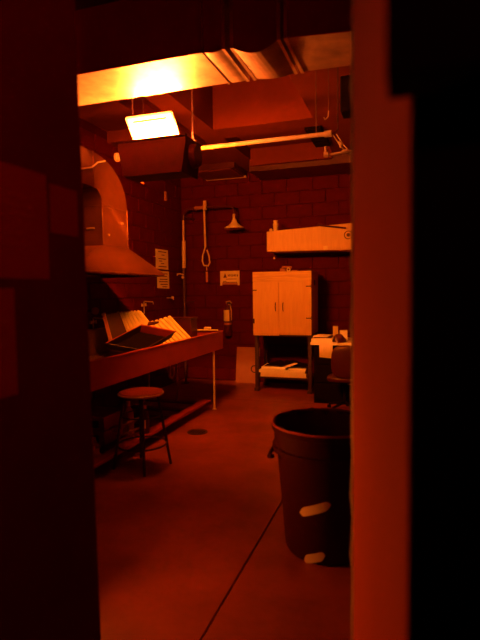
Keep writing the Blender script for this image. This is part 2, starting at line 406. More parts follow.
MB().tube([(tx1+.01, 3.4, 2.56), (tx1+.01, 3.95, 2.62), (tx1+.01, 4.1, 2.665), (tx1+.01, 4.2, 2.735), (tx1+.01, 4.32, 2.775)], .008, 6).build('flexible_line', 'white', ho)
for yy, zz in ((4.36, 2.06), (4.62, 2.2)):
    MB().tube([(tx1, yy, zz), (tx1+.012, yy, zz)], .012, 8).build('rivet', 'steel', ho)
MB().tube([((tx0+tx1)/2-.04, ty0-.004, 2.12), ((tx0+tx1)/2+.05, ty0-.01, 2.12)], .008, 6).build('latch', 'pipe', ho)

# ------------------------------------------------------------------ developing sink
SX0, SX1, SY0, SY1, SB, ST = -3.35, -2.28, 2.1, 6.07, .735, .955
sk = thing('developing_sink', 'long metal developing sink on thin legs along the left wall', 'sink', (-2.8, 4.1, 0))
box(SX1-.025, SY0, SB, SX1, SY1, ST).build('front_panel', 'sink', sk, bevel=.004)
box(SX0, SY1-.025, SB, SX1-.026, SY1, ST).build('end_panel', 'sink', sk)
box(SX0, SY0, SB, SX1-.026, SY0+.025, ST).build('end_panel', 'sink', sk)
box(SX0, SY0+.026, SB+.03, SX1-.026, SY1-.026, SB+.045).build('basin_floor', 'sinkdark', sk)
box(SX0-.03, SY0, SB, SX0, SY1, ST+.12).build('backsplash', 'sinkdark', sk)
MB().box(SX1-.04, SY0, ST, SX1+.006, SY1+.005, ST+.012).box(SX0, SY1-.04, ST, SX1-.04, SY1+.005, ST+.012).build('rolled_rim', 'sink', sk, bevel=.004)
for (x, y) in ((-2.295, 5.77), (-2.30, 2.35), (-3.2, 5.74), (-3.2, 2.35), (-3.2, 4.2)):
    lg = MB().tube([(x, y, 0), (x, y, SB)], .014, 10).build('leg', 'pipe' if x > -2.5 else 'steel', sk)
    MB().lathe([(0, 0), (.03, 0), (.03, .008), (.014, .02)], (x, y, 0), 12).build('foot', 'steel', lg)
box(-2.45, 2.3, .10, -2.34, 5.75, .125).build('front_rail', 'sink', sk)
box(-3.24, 2.3, .10, -3.14, 5.75, .125).build('rear_rail', 'sink', sk)
for i in range(9): box(-3.14, 2.5+i*.38, .103, -2.45, 2.6+i*.38, .12).build('shelf_slat', 'sinkdark', sk)
# waste pipework under the far half
MB().tube([(-2.9, 5.75, SB+.03), (-2.9, 5.75, .45)]+[(-2.9, 5.80-.05*math.cos(a), .42-.06*math.sin(a)) for a in (0, .8, 1.57, 2.3, 3.1)]+[(-2.9, 5.86, .5)], .018, 8).build('trap', 'steel', sk)
MB().tube([(-2.7, 5.55, SB+.03), (-2.7, 5.55, .55), (-2.68, 5.53, .3), (-2.7, 5.55, .13)], .012, 8).build('drain_hose', 'pipe', sk)
MB().tube([(-2.9, 5.0, SB), (-2.9, 5.02, .6), (-2.88, 5.03, .57)], .009, 6).build('drain_hose', 'pipe', sk)
for x, y, z in ((-2.75, 5.12, .66), (-2.72, 5.75, .33)):
    MB().ring((x, y, z), .022, .006, 14, 6, 0).build('hose_clip', 'pipe', sk)

# ------------------------------------------------------------------ trays and ribbed sheets in the sink
def tray(name, A_, B_, C_, dep, m, inner=None):
    A_, B_, C_ = V(A_), V(B_), V(C_); D_ = A_+(C_-B_); up = (C_-B_).cross(A_-B_).normalized()
    if up.z < 0: up = -up
    ctr = (A_+C_)/2; lo = [p+(ctr-p)*.08-up*dep for p in (A_, B_, C_, D_)]; hi = [A_, B_, C_, D_]
    rim = [p+(p-ctr)*.05 for p in hi]
    r = MB(); r.add(rim+hi, [(i, (i+1) % 4, 4+(i+1) % 4, 4+i) for i in range(4)])
    return hi, lo, rim, up
dt = thing('developing_tray', 'dark deep developing tray propped at a tilt across the sink, nearest of the trays', 'tray', (-2.62, 4.6, .95))
hi, lo, rim, up = tray('t', (-2.85, 4.29, .98), (-2.7, 4.72, 1.13), (-2.4, 4.9, 1.05), .085, None)
for i in range(4):  # light put into the colours: far wall and far rims pale, others dark
    j = (i+1) % 4; q = [hi[i], hi[j], lo[j], lo[i]]; nq = (q[1]-q[0]).cross(q[3]-q[0]).normalized()*.005
    MB().prism(q, nq).build('tray_wall', 'sink' if i == 1 else 'dark', dt)
    MB().tube([rim[i], rim[j]], .005, 8).build('tray_rim', 'sink' if i in (0, 1) else 'dark', dt)
MB().prism(lo, -up*.005).build('tray_base', 'black', dt)

def ribbed(name, label, c, ribs, m='white', group=None):
    c = [V(p) for p in c]; n0 = (c[1]-c[0]).cross(c[3]-c[0]).normalized()
    if n0.y > 0: n0 = -n0
    t = thing(name, label, 'tray', tuple(min(c, key=lambda p: p.z)), group)
    MB().prism(c, -n0*.012).build('tray_base', m, t)
    for k in range(ribs):
        f0, f1 = (k+.2)/ribs, (k+.75)/ribs
        q = [c[0].lerp(c[1], f0), c[0].lerp(c[1], f1), c[3].lerp(c[2], f1), c[3].lerp(c[2], f0)]
        MB().prism([p+n0*.0005 for p in q], n0*.028).build('rib', m, t)
    mb = MB()
    for i in range(4): mb.tube([c[i], c[(i+1) % 4]], .005, 6)
    mb.build('tray_rim', m, t); return t
ribbed('ribbed_tray', 'pale ribbed tray standing up behind the dark tilted tray, left one of the two', [(-3.26, 5.15, 1.24), (-2.95, 5.15, 1.26), (-2.74, 5.0, 1.12), (-3.01, 4.95, .95)][:4], 7)
ribbed('ribbed_tray', 'pale ribbed tray leaning down towards the sink rim, right one of the two', [(-2.92, 5.08, 1.09), (-2.70, 5.42, 1.18), (-2.38, 5.32, .92), (-2.58, 5.0, .86)], 7)
st = thing('standing_tray', 'dark tray standing on edge left of the ribbed trays, its near rim pale', 'tray', (-3.05, 4.72, .95))
c = [V((-3.18, 4.75, 1.24)), V((-3.10, 4.93, 1.26)), V((-2.95, 4.87, .98)), V((-3.02, 4.62, .95))]
MB().prism(c, (-.012, .006, 0)).build('tray_base', 'dark', st)
MB().prism([c[0]+V((-.02, 0, 0)), c[0]+V((.02, 0, 0)), c[3]+V((.03, 0, 0)), c[3]+V((-.015, 0, 0))], (0, -.01, .0)).build('tray_rim', 'panel', st)
MB().tube([c[0]+V((-.02, -.01, 0)), c[0]+V((.02, -.01, .01))], .014, 8).build('rim_corner', 'white', st)
pc = thing('paper_scraps', 'small crumpled pale paper packet lying between the two ribbed trays', 'paper', (-2.8, 4.96, 1.04))
MB().prism([(-2.90, 4.87, 1.05), (-2.74, 4.87, 1.09), (-2.72, 4.91, 1.16), (-2.87, 4.91, 1.13)], (0, .012, 0)).build('packet', 'paper', pc)
MB().prism([(-2.80, 4.92, 1.10), (-2.66, 4.93, 1.12), (-2.64, 5.0, 1.135), (-2.78, 5.0, 1.125)], (0, 0, .02)).build('lid', 'darkred', pc)
bx = thing('chemical_tank', 'dark low rectangular tank at the far end of the sink behind the ribbed trays', 'tank', (-2.75, 5.85, .95))
MB().box(-2.9, 5.78, .80, -2.6, 5.98, 1.13).build('tank_body', 'darkred', bx, bevel=.01)
MB().box(-2.91, 5.77, 1.13, -2.59, 5.99, 1.15).build('tank_lid', 'darkred', bx, bevel=.006)
wt = thing('squeegee', 'small white squeegee lying on the far rim of the sink', 'squeegee', (-2.5, 6.02, ST))
MB().box(-2.63, 6.0, ST+.013, -2.33, 6.04, ST+.028).build('blade_bar', 'white', wt, bevel=.004)
MB().box(-2.52, 6.0, ST+.028, -2.43, 6.05, ST+.06).build('grip', 'white', wt, bevel=.008)

# taps over the sink
def tap(name, label, x, y, z, m='steel'):
    t = thing(name, label, 'tap', (x, y, z)); MB().tube([(x-.08, y, z), (x, y, z), (x, y, z+.16), (x+.01, y, z+.17), (x+.14, y, z+.16), (x+.15, y, z+.13)], .008, 8).build('spout', m, t)
    MB().tube([(x, y-.04, z+.12), (x, y+.04, z+.12)], .007, 6).build('valve', m, t)
    for s in (-1, 1): MB().tube([(x, y+s*.05, z+.10), (x, y+s*.05, z+.14)], [.016, .012], 8).build('handle', m, t)
    return t
tap('wall_tap', 'thin wall tap with side handles behind the ribbed trays', -3.5, 6.2, 1.18)
t2 = thing('wall_tap', 'wall tap near the left wall sheets with a bright chrome end', 'tap', (-3.55, 7.1, 1.36))
MB().tube([(-3.6, 7.1, 1.38), (-3.5, 7.1, 1.38), (-3.48, 7.1, 1.35)], .009, 8).build('spout', 'steel', t2)
MB().lathe([(0, .02), (.02, .015), (.024, 0), (.018, -.016), (0, -.02)], (-3.5, 7.1, 1.385), 12).build('handle', 'white', t2)
t3 = thing('wall_timer', 'small round pale dial on the left wall above the near end of the sink', 'timer', (-3.3, 4.79, 1.22))
MB().tube([(-3.59, 4.9, 1.28), (-3.34, 4.79, 1.28)], .012, 8).build('bracket', 'iron', t3)
MB().tube([(-3.34, 4.79, 1.28), (-3.30, 4.765, 1.28)], [.035, .042], 18).build('dial', 'panel', t3)
t4 = tap('wall_tap', 'wall tap low over the near end of the sink by the entrance wall', -3.5, 5.0, 1.02)
MB().tube([(-3.5, 4.9, 1.4), (-3.5, 4.9, 1.52)], .01, 8)

# ------------------------------------------------------------------ sheets, switch on the left wall
def sheet_left(label, y0, y1, z0, z1, rows, sk_=0):
    t = thing('wall_sheet', label, 'paper', (XL+.005, y0, z0), 'sheets pinned to the left wall')
    MB().prism([(XL+.006, y0, z0), (XL+.006, y1, z0-.01), (XL+.006, y1, z1+sk_), (XL+.006, y0, z1)], (.003, 0, 0)).build('paper_sheet', 'paper', t)
    ln = MB()
    for i, (a, b_, h) in enumerate(rows): 
        z = z0+(z1-z0)*h; ln.box(XL+.0095, y0+(y1-y0)*a, z-.008, XL+.0102, y0+(y1-y0)*b_, z+.006)
    ln.build('print_lines', 'ink', t); return t
sheet_left('upper paper notice pinned to the left wall beside the hood', 6.75, 7.16, 1.83, 2.125, [(.2, .85, .88), (.45, .7, .72), (.2, .8, .52), (.25, .5, .40), (.4, .65, .28), (.2, .85, .12)])
sheet_left('lower paper notice pinned to the left wall, its corner behind the hood', 6.78, 7.18, 1.535, 1.795, [(.3, .85, .85), (.3, .8, .7), (.2, .85, .52), (.15, .85, .38), (.25, .85, .22), (.4, .8, .08)])
ws = tag(box(XL, 7.08, 2.89, XL+.03, 7.13, 3.03).build('wall_box', 'panel', bevel=.004), 'narrow pale box high on the left wall near the corner', 'wall box')

# ------------------------------------------------------------------ emergency shower
sh = thing('emergency_shower', 'emergency shower with bell head, arm and pull handle at the back left corner', 'shower', (-3.39, 7.3, 0))
MB().tube([(-3.39, 7.3, 0), (-3.39, 7.3, 1.84)], .02, 10).build('riser_pipe', 'iron', sh)
MB().tube([(-3.385, 7.3, 1.85), (-3.382, 7.3, 2.28)], .031, 12).build('pipe_sleeve', 'pipe', sh)
MB().tube([(-3.382, 7.3, 2.27), (-3.38, 7.3, 2.62)], .016, 10).build('upper_riser', 'pipe', sh)
MB().tube([(-3.38, 7.3, 2.6)]+arc((-3.27, 7.3, 2.66), .11, 180, 90, 8)+[(-3.16, 7.3, 2.775)], .018, 10).build('pipe_bend', 'darkred', sh)
MB().tube([(-3.18, 7.3, 2.775), (-3.0, 7.3, 2.78)], .026, 12).build('valve_body', 'panel', sh)
MB().tube([(-3.16, 7.3, 2.775), (-3.145, 7.3, 2.775)], .034, 12).build('valve_nut', 'panel', sh)
MB().tube([(-3.01, 7.3, 2.74), (-3.01, 7.3, 2.88)], [.034, .026], 12).build('valve_cap', 'pipe', sh)
MB().tube([(-3.0, 7.3, 2.78), (-2.62, 7.3, 2.775)]+arc((-2.62, 7.3, 2.685), .09, 90, 0, 8)+[(-2.53, 7.3, 2.64)], .014, 10).build('shower_arm', 'darkred', sh)
MB().tube([(-2.53, 7.3, 2.65), (-2.53, 7.3, 2.57)], .022, 12).build('neck', 'pipe', sh)
MB().lathe([(.02, .16), (.035, .13), (.05, .09), (.09, .05), (.15, .012), (.152, 0), (.14, -.004), (.1, .01), (0, .02)], (-2.53, 7.3, 2.43), 28).build('shower_head', 'white', sh)
MB().tube([(-3.01, 7.27, 2.76), (-3.0, 7.27, 2.16)], .017, 10).build('pull_rod', 'pipe', sh)
tri = [(-3.0, 7.27, 2.17), (-3.045, 7.27, 2.03), (-3.055, 7.27, 1.95), (-3.03, 7.27, 1.88), (-2.96, 7.27, 1.87), (-2.93, 7.27, 1.92), (-2.94, 7.27, 2.02), (-2.975, 7.27, 2.12)]
MB().tube(tri, .013, 8).build('pull_handle', 'pipe', sh)
MB().tube([(-2.985, 7.27, 1.86), (-2.98, 7.27, 1.80)], .006, 6).build('chain_link', 'pipe', sh)
MB().box(-2.998, 7.262, 1.62, -2.965, 7.272, 1.78).build('inspection_tag', 'panel', sh)
MB().tube([(-3.39, 7.28, 1.74), (-3.43, 7.24, 1.76), (-3.47, 7.23, 1.75), (-3.475, 7.23, 1.73)], .011, 8).build('eyewash_lever', 'pipe', sh)
MB().tube([(-3.39, 7.27, 1.70), (-3.39, 7.24, 1.70)], .02, 8).build('stop_valve', 'pipe', sh)
MB().tube([(-3.36, 7.3, 2.66), (-3.36, YB-.006, 2.66)], .01, 6).build('wall_bracket', 'iron', sh)
MB().tube([(-3.39, 7.3, 1.3), (-3.39, YB-.006, 1.3)], .01, 6).build('wall_bracket', 'iron', sh)
MB().lathe([(.02, .02), (.05, .015), (.06, 0)], (-3.39, 7.3, 0), 16).build('floor_flange', 'iron', sh)

# ------------------------------------------------------------------ sign and extinguisher on the back wall
sg = thing('wall_sign', 'pale rectangular notice on the back wall above the extinguisher', 'sign', (-2.75, YB-.01, 1.56))
x0, x1, z0, z1_ = -2.92, -2.585, 1.565, 1.80
MB().box(x0, YB-.014, z0+.03, x1, YB-.008, z1_).box(x0, YB-.014, z0, x0+.035, YB-.008, z0+.03).box(x1-.035, YB-.014, z0, x1, YB-.008, z0+.03).build('sign_board', 'paper', sg)
ln = MB(); yy = YB-.0146
ln.add([(x0+.055, yy, z0+.125), (x0+.12, yy, z0+.125), (x0+.088, yy, z0+.20)], [(0, 1, 2)])
def strokes(xa, xb, z, h):
    x = xa
    while x < xb: 
        ln.box(x, yy, z, x+.012, yy+.0005, z+h)
        if int(x*1000) % 3: ln.box(x, yy, z+h*.4, x+.022, yy+.0005, z+h*.6)
        x += .026
strokes(x0+.135, x1-.04, z0+.14, .042)
ln.box(x0+.10, yy, z0+.098, x1-.05, yy+.0005, z0+.108); ln.box(x0+.05, yy, z0+.062, x0+.11, yy+.0005, z0+.072)
ln.box(x0+.045, yy, z0+.044, x1-.04, yy+.0005, z0+.056)
ln.build('sign_lettering', 'ink', sg)
MB().box(x0+.04, YB-.018, z0+.012, x1-.04, YB-.008, z0+.04).build('lower_strip', 'panel', sg)
ex = thing('fire_extinguisher', 'small fire extinguisher with a pale label hung on the back wall', 'extinguisher', (-2.77, YB-.09, .88))
ec = (-2.77, YB-.085, 0)
MB().lathe([(0, .74), (.05, .745), (.062, .76), (.065, .80), (.065, 1.16), (.058, 1.2), (.035, 1.235), (.018, 1.25), (.018, 1.27), (0, 1.27)], ec, 24).build('cylinder', 'extred', ex)
lb = MB(); n = 10
for i in range(n):
    a, b_ = math.radians(200+110*i/n), math.radians(200+110*(i+1)/n); r = .067
    lb.add([(ec[0]+r*math.cos(a), ec[1]+r*math.sin(a), .99), (ec[0]+r*math.cos(b_), ec[1]+r*math.sin(b_), .99), (ec[0]+r*math.cos(b_), ec[1]+r*math.sin(b_), 1.17), (ec[0]+r*math.cos(a), ec[1]+r*math.sin(a), 1.17)], [(0, 1, 2, 3)])
lb.build('label', 'paper', ex)
MB().tube([(-2.79, ec[1], 1.27), (-2.79, ec[1]-.01, 1.30), (-2.72, ec[1]-.03, 1.31), (-2.69, ec[1]-.04, 1.28)], .01, 8).build('lever', 'pipe', ex)
MB().tube([(-2.77, ec[1], 1.26), (-2.72, ec[1]-.02, 1.25), (-2.70, ec[1]-.02, 1.15), (-2.70, ec[1]-.02, 1.0)], .009, 8).build('hose', 'pipe', ex)
MB().lathe([(0, .93), (.066, .93), (.067, .96), (0, .96)], ec, 24).build('lower_band', 'panel', ex)
MB().box(-2.80, YB-.025, .95, -2.74, YB-.002, 1.3).build('wall_hook', 'iron', ex)

# ------------------------------------------------------------------ long metal box on the back wall
wbx = thing('wall_dryer_box', 'long pale metal box mounted high on the back wall above the cabinet', 'box', (-1.3, 7.3, 2.05))
MB().prism([(-1.99, 7.2, 2.05), (-.55, 7.2, 2.03), (-.55, 7.2, 2.415), (-1.99, 7.2, 2.345)], (0, .45, 0)).build('box_shell', 'wood', wbx, bevel=.006)
MB().tube([(-1.21, 7.19, 2.405), (-1.19, 7.185, 2.39), (-.90, 7.17, 2.345), (-.83, 7.17, 2.335)], .013, 8).build('strut_rod', 'darkred', wbx)
MB().tube([(-1.23, 7.195, 2.41), (-1.17, 7.185, 2.395)], .016, 8).build('strut_pivot', 'darkred', wbx)
MB().ring((-.80, 7.195, 2.24), .055, .006, 24, 6, 1).build('knockout_ring', 'darkred', wbx)
MB().tube([(-.80, 7.2, 2.24), (-.80, 7.175, 2.24)], .025, 14).build('dial_knob', 'darkred', wbx)
box(-1.15, 7.188, 2.04, -1.09, 7.202, 2.10).build('switch_plate', 'white', wbx, bevel=.002)
box(-2.0, 7.19, 2.335, -.55, 7.21, 2.35, None)
it = thing('chemical_bottle', 'small pale bottle standing on the left end of the long wall box', 'bottle', (-1.84, 7.3, 2.36))
MB().lathe([(0, 0), (.032, 0), (.034, .01), (.042, .10), (.036, .11), (.03, .125), (.036, .125), (.036, .155), (0, .16)], (-1.86, 7.24, 2.352), 16).build('bottle_body', 'white', it)
i2 = tag(MB().lathe([(0, 0), (.026, 0), (.026, .035), (.015, .05), (0, .05)], (-1.95, 7.3, 2.347), 14).build('glass_cap', 'white'), 'tiny white pot beside the bottle on the long wall box', 'pot')
i3 = thing('pull_cord', 'small pull knob hanging beneath the left end of the long wall box', 'pull cord', (-1.89, 7.25, 1.93))
MB().tube([(-1.89, 7.25, 2.055), (-1.89, 7.25, 1.97)], .003, 6).build('cord', 'iron', i3)
MB().lathe([(0, .035), (.006, .033), (.016, .006), (.012, 0), (0, 0)], (-1.89, 7.25, 1.94), 12).build('knob', 'white', i3)

# ------------------------------------------------------------------ wooden cabinet on its dark stand
cb = thing('drying_cabinet', 'pale plywood two-door cabinet raised on a dark metal stand at the back wall', 'cabinet', (-1.71, 7.3, 0))
CX0, CX1, CY0, CY1, C0, C1 = -2.14, -1.285, 6.98, 7.52, .845, 1.745
MB().box(CX0, CY0, C0, CX1, CY1, C1).build('carcass', 'wood', cb, bevel=.004)
MB().box(CX0-.002, CY0-.014, 1.60, CX1+.002, CY0-.001, C1).build('top_band', 'woodh', cb)
d1 = MB().box(CX0+.0, CY0-.022, .825, -1.755, CY0-.001, 1.592).build('door', 'wood', cb, bevel=.003)
d2 = MB().box(-1.745, CY0-.018, .838, CX1, CY0-.001, 1.596).build('door', 'wood', cb, bevel=.003)
for d, xx in ((d1, -1.80), (d2, -1.69)):
    MB().tube([(xx, CY0-.02, 1.30)]+[(xx, CY0-.035-.012*math.sin(PI*i/6), 1.29-.10*i/6) for i in range(7)]+[(xx, CY0-.02, 1.18)], .006, 8).build('handle', 'dark', d)
for zz in (1.53, 1.08): MB().box(CX1-.075, CY0-.024, zz-.007, CX1+.004, CY0-.019, zz+.007).tube([(CX1, CY0-.022, zz-.025), (CX1, CY0-.022, zz+.025)], .006, 8).build('hinge', 'dark', d2)
MB().box(CX0-.004, CY0-.028, 1.475, CX0+.06, CY0-.022, 1.49).build('hinge', 'dark', d1)
MB().tube([(CX0+.012, CY0-.026, 1.0), (CX0+.012, CY0-.026, 1.07)], .012, 8).build('hinge', 'dark', d1)
MB().ring((CX1+.004, 7.2, 1.58), .035, .006, 16, 6, 0).build('cable_grommet', 'dark', cb)
for x, y in ((CX0+.04, CY0+.03), (CX1-.03, CY0+.03), (CX0+.04, CY1-.03), (CX1-.03, CY1-.03)):
    MB().box(x-.026, y-.026, .05, x+.026, y+.026, C0-.002).build('leg', 'dark', cb)
    MB().box(x-.04, y-.035, 0, x+.03, y+.035, .05).build('foot', 'dark', cb, bevel=.008)
MB().box(CX0+.04, CY0+.01, C0-.03, CX1-.03, CY1-.01, C0-.002).build('stand_top_rail', 'dark', cb)
MB().box(CX0+.04, CY0+.02, .19, CX1-.03, CY1-.02, .215).build('stand_shelf', 'dark', cb)
MB().ring((CX0-.005, CY0+.03, .32), .05, .008, 18, 6, 1).build('cable_loop', 'dark', cb)
# flat boxes and papers on its lower shelf
def slabbox(name, label, cat, x0, x1, y0, y1, z0, z1, m, ang=0, group=None):
    c0 = V(((x0+x1)/2, (y0+y1)/2, 0)); T = Matrix.Translation(c0) @ Matrix.Rotation(math.radians(ang), 4, 'Z') @ Matrix.Translation(-c0)
    return tag(MB().box(x0, y0, z0, x1, y1, z1, T).build(name, m, bevel=.004), label, cat, group)
g = 'flat paper boxes under the cabinet'
slabbox('paper_box', 'wide flat paper box at the bottom of the stack under the cabinet', 'box', -2.05, -1.37, 7.0, 7.4, .217, .275, 'paper', 0, g)
slabbox('paper_box', 'middle flat paper box in the stack under the cabinet', 'box', -2.07, -1.38, 6.99, 7.38, .278, .318, 'white', -1.5, g)
slabbox('paper_box', 'short flat paper box on the left of the stack under the cabinet', 'box', -2.04, -1.68, 7.0, 7.36, .321, .362, 'paper', 2, g)
slabbox('paper_box', 'slanting flat paper box on the right of the stack under the cabinet', 'box', -1.63, -1.37, 7.02, 7.36, .321, .345, 'paper', -4, g)
nb = thing('crumpled_bag', 'dark crumpled bag lying on the flat boxes under the cabinet', 'bag', (-1.75, 7.15, .36))
mb = MB(); n = 14; vs = []; fs = []
for i in range(n):
    for j in range(6): vs.append((-2.0+.62*i/(n-1), 7.05+.3*j/5, .365+.09*abs(math.sin(i*1.3+j*.9))*math.sin(PI*(i+.5)/n)*math.sin(PI*(j+.3)/6)+.004*random.random()))
for i in range(n-1):
    for j in range(5): fs.append((i*6+j, (i+1)*6+j, (i+1)*6+j+1, i*6+j+1))
mb.add(vs, fs).build('bag_body', 'black', nb)
MB().prism([(-1.72, 7.0, .365), (-1.62, 6.99, .37), (-1.50, 7.02, .42), (-1.56, 7.04, .42)], (0, .02, .004)).build('paper_corner', 'paper', nb)
# things on top of the cabinet
tp = thing('tape_dispenser', 'small pale clutter of film clips lying on top of the cabinet', 'clips', (-1.66, 7.2, C1))
MB().box(-1.78, 7.15, C1+.002, -1.70, 7.25, C1+.05).build('clip_box', 'panel', tp, bevel=.006)
MB().tube([(-1.74, 7.12, C1+.07), (-1.60, 7.12, C1+.06)], .018, 10).build('roll', 'panel', tp)
MB().ring((-1.64, 7.1, C1+.03), .022, .009, 16, 8, 1).build('tape_roll', 'white', tp)
MB().box(-1.61, 7.15, C1, -1.53, 7.25, C1+.022).build('clip_tray', 'panel', tp, bevel=.004)
MB().tube([(-1.36, 7.02, C1+.012), (-1.33, 7.15, C1+.03), (-1.32, 7.35, C1+.012)], .005, 6).build('cord', 'dark', tp)

# leaning panel behind the stand
pl = thing('leaning_board', 'pale board leaning on the back wall left of the cabinet stand', 'board', (-2.45, 7.55, 0))
MB().prism([(-2.63, 7.55, 0), (-2.24, 7.55, 0), (-2.24, 7.64, .56), (-2.63, 7.64, .56)], (0, .012, 0)).build('board_sheet', 'panel', pl)
MB().tube([(-2.63, 7.643, .56), (-2.24, 7.643, .56)], .006, 6).build('board_edge', 'panel', pl)

# ------------------------------------------------------------------ desk on the right, its load, the chair
dk = thing('work_desk', 'dark desk cabinet to the right of the plywood cabinet', 'desk', (-.6, 6.75, 0))
MB().box(-1.16, 6.45, 0, -.1, 7.1, .76).build('desk_body', 'black', dk)
MB().box(-1.2, 6.42, .765, -.05, 7.15, .80).build('desk_top', 'white', dk, bevel=.004)
for i in range(3): MB().box(-1.14, 6.436, .04+.24*i, -.4, 6.449, .26+.24*i).build('drawer', 'black', dk, bevel=.004)
MB().tube([(-.78, 6.425, .27), (-.55, 6.425, .27)], .007, 6).build('drawer_pull', 'steel', dk)
g = 'papers piled on the desk'
slabbox('paper_stack', 'lowest thick white paper stack at the left end of the desk', 'paper', -1.2, -.93, 6.45, 6.75, .802, .845, 'paper', 3, g)
slabbox('paper_stack', 'thin upper paper stack at the left end of the desk', 'paper', -1.17, -.98, 6.5, 6.8, .862, .874, 'paper', -6, g)
slabbox('dark_folder', 'dark folder between the two paper stacks on the desk', 'folder', -1.17, -.95, 6.5, 6.78, .847, .86, 'darkred', -2)
slabbox('paper_pad', 'white pad standing beyond the paper stacks on the desk', 'pad', -.975, -.905, 6.86, 6.92, .802, .98, 'paper', 10)
slabbox('card_box', 'small pale card box on the desk beside the door edge', 'box', -.86, -.76, 6.66, 6.76, .802, .94, 'paper', 8)
hp = tag(MB().prism([(-1.085, 6.412, .805), (-.91, 6.412, .805), (-.915, 6.408, .60), (-1.08, 6.408, .61)], (0, -.003, 0)).build('hanging_sheet', 'paper'), 'white paper sheet hanging down over the front of the desk', 'paper')
dh = thing('rumpled_cloth', 'dark rumpled cloth heap on the desk in front of the card box', 'cloth', (-.86, 6.55, .8))
vs = []; fs = []; n = 16
for i in range(7):
    for k in range(n):
        a = 2*PI*k/n; r = (.11*math.cos(i/6*PI/2)+.001)*(1+.2*math.sin(3*a+i)); vs.append((-.84+r*.72*math.cos(a), 6.50+r*math.sin(a)*.7, .803+.10*math.sin(i/6*PI/2)*(1+.15*math.sin(2*a+i*2))))
for i in range(6):
    for k in range(n): fs.append((i*n+k, i*n+(k+1) % n, (i+1)*n+(k+1) % n, (i+1)*n+k))
MB().add(vs, fs, True).build('cloth_heap', 'darkred', dh)
# chair in front of the desk
ch = thing('desk_chair', 'dark padded desk chair pulled up before the desk, partly behind the door edge', 'chair', (-.72, 6.14, 0))
def pad(cx, cy, cz, rx, ry, rz, p=3.2, n=20, m=12):
    vs = []; fs = []
    for i in range(m+1):
        th = PI*i/m-PI/2
        for k in range(n):
            a = 2*PI*k/n; s = lambda v, e: math.copysign(abs(v)**e, v)
            vs.append((cx+rx*s(math.cos(th), 2/p)*s(math.cos(a), 2/p), cy+ry*s(math.cos(th), 2/p)*s(math.sin(a), 2/p), cz+rz*s(math.sin(th), 2/p)))
    for i in range(m):
        for k in range(n): fs.append((i*n+k, i*n+(k+1) % n, (i+1)*n+(k+1) % n, (i+1)*n+k))
    return MB().add(vs, fs, True)
pad(-.68, 5.98, .62, .19, .045, .20).build('backrest', 'darkred', ch)
pad(-.72, 6.15, .40, .22, .19, .045).build('seat', 'darkred', ch)
MB().tube([(-.68, 5.98, .45), (-.68, 6.03, .36), (-.70, 6.12, .35)], .015, 8).build('back_bracket', 'black', ch)
MB().tube([(-.72, 6.14, .36), (-.72, 6.14, .1)], .025, 12).build('column', 'black', ch)
for k in range(5):
    a = 2*PI*k/5+.3; lg = MB().tube([(-.72, 6.14, .11), (-.72+.22*math.cos(a), 6.14+.22*math.sin(a), .06)], [.02, .013], 8).build('leg', 'black', ch)
    MB().lathe([(0, 0), (.02, .005), (.025, .025), (.02, .045), (0, .05)], (-.72+.22*math.cos(a), 6.14+.22*math.sin(a), 0), 10).build('caster', 'black', lg)

# ------------------------------------------------------------------ stool
so = thing('stool', 'round metal stool with a worn seat before the sink', 'stool', (-2.14, 3.7, 0))
sc_ = (-2.14, 3.7)
MB().lathe([(0, .652), (.14, .654), (.178, .652), (.185, .645), (.185, .62), (.17, .615), (0, .615)], (*sc_, 0), 40).build('seat', 'seat', so)
MB().ring((*sc_, .632), .187, .009, 48, 8).build('seat_rim', 'steel', so)
for a in (45, 135, 225, 315):
    a = math.radians(a-12); c_, s_ = math.cos(a), math.sin(a)
    lg = MB().tube([(sc_[0]+.14*c_, sc_[1]+.14*s_, .615), (sc_[0]+.24*c_, sc_[1]+.24*s_, .0)], .012, 8).build('leg', 'dark', so)
MB().ring((*sc_, .2), .205, .008, 40, 6).build('foot_ring', 'dark', so)
MB().ring((*sc_, .45), .165, .006, 40, 6).build('brace_ring', 'dark', so)

# ------------------------------------------------------------------ stored things beneath the near half of the sink
g = 'storage crates beneath the sink'
def crate(label, x0, x1, y0, y1, z0, z1, m):
    t = thing('storage_crate', label, 'crate', ((x0+x1)/2, (y0+y1)/2, z0), g)
    MB().box(x0, y0, z0, x1, y0+.012, z1).box(x0, y1-.012, z0, x1, y1, z1).box(x0, y0, z0, x0+.012, y1, z1).box(x1-.012, y0, z0, x1, y1, z1).box(x0, y0, z0, x1, y1, z0+.01).build('crate_body', m, t)
    MB().box(x0-.01, y0-.01, z1-.03, x1+.01, y1+.01, z1+.004).build('crate_lid', m, t, bevel=.005)
    MB().box(x0+.05, y0-.016, (z0+z1)/2-.03, x1-.05, y0-.001, (z0+z1)/2+.03).build('label_plate', 'darkred', t); return t
crate('lower dark storage crate beneath the sink behind the stool', -2.86, -2.55, 3.75, 4.1, .126, .25, 'sink')
crate('upper dark storage crate beneath the sink behind the stool', -2.86, -2.55, 3.75, 4.1, .256, .38, 'sink')
def bottle(label, x, y, z, h, r, m, cap='white', grp=None):
    t = thing('storage_bottle', label, 'bottle', (x, y, z), grp)
    MB().lathe([(0, 0), (r*.92, 0), (r, .01), (r, h*.68), (r*.7, h*.8), (r*.35, h*.86), (r*.35, h*.9)], (x, y, z), 18).build('bottle_body', m, t)
    MB().lathe([(r*.42, 0), (r*.42, h*.12), (0, h*.12)], (x, y, z+h*.88), 12).build('cap', cap, t)
    MB().box(x-r*.6, y-r-.004, z+h*.2, x+r*.6, y-r+.006, z+h*.5).build('label', 'paper', t)
    return t
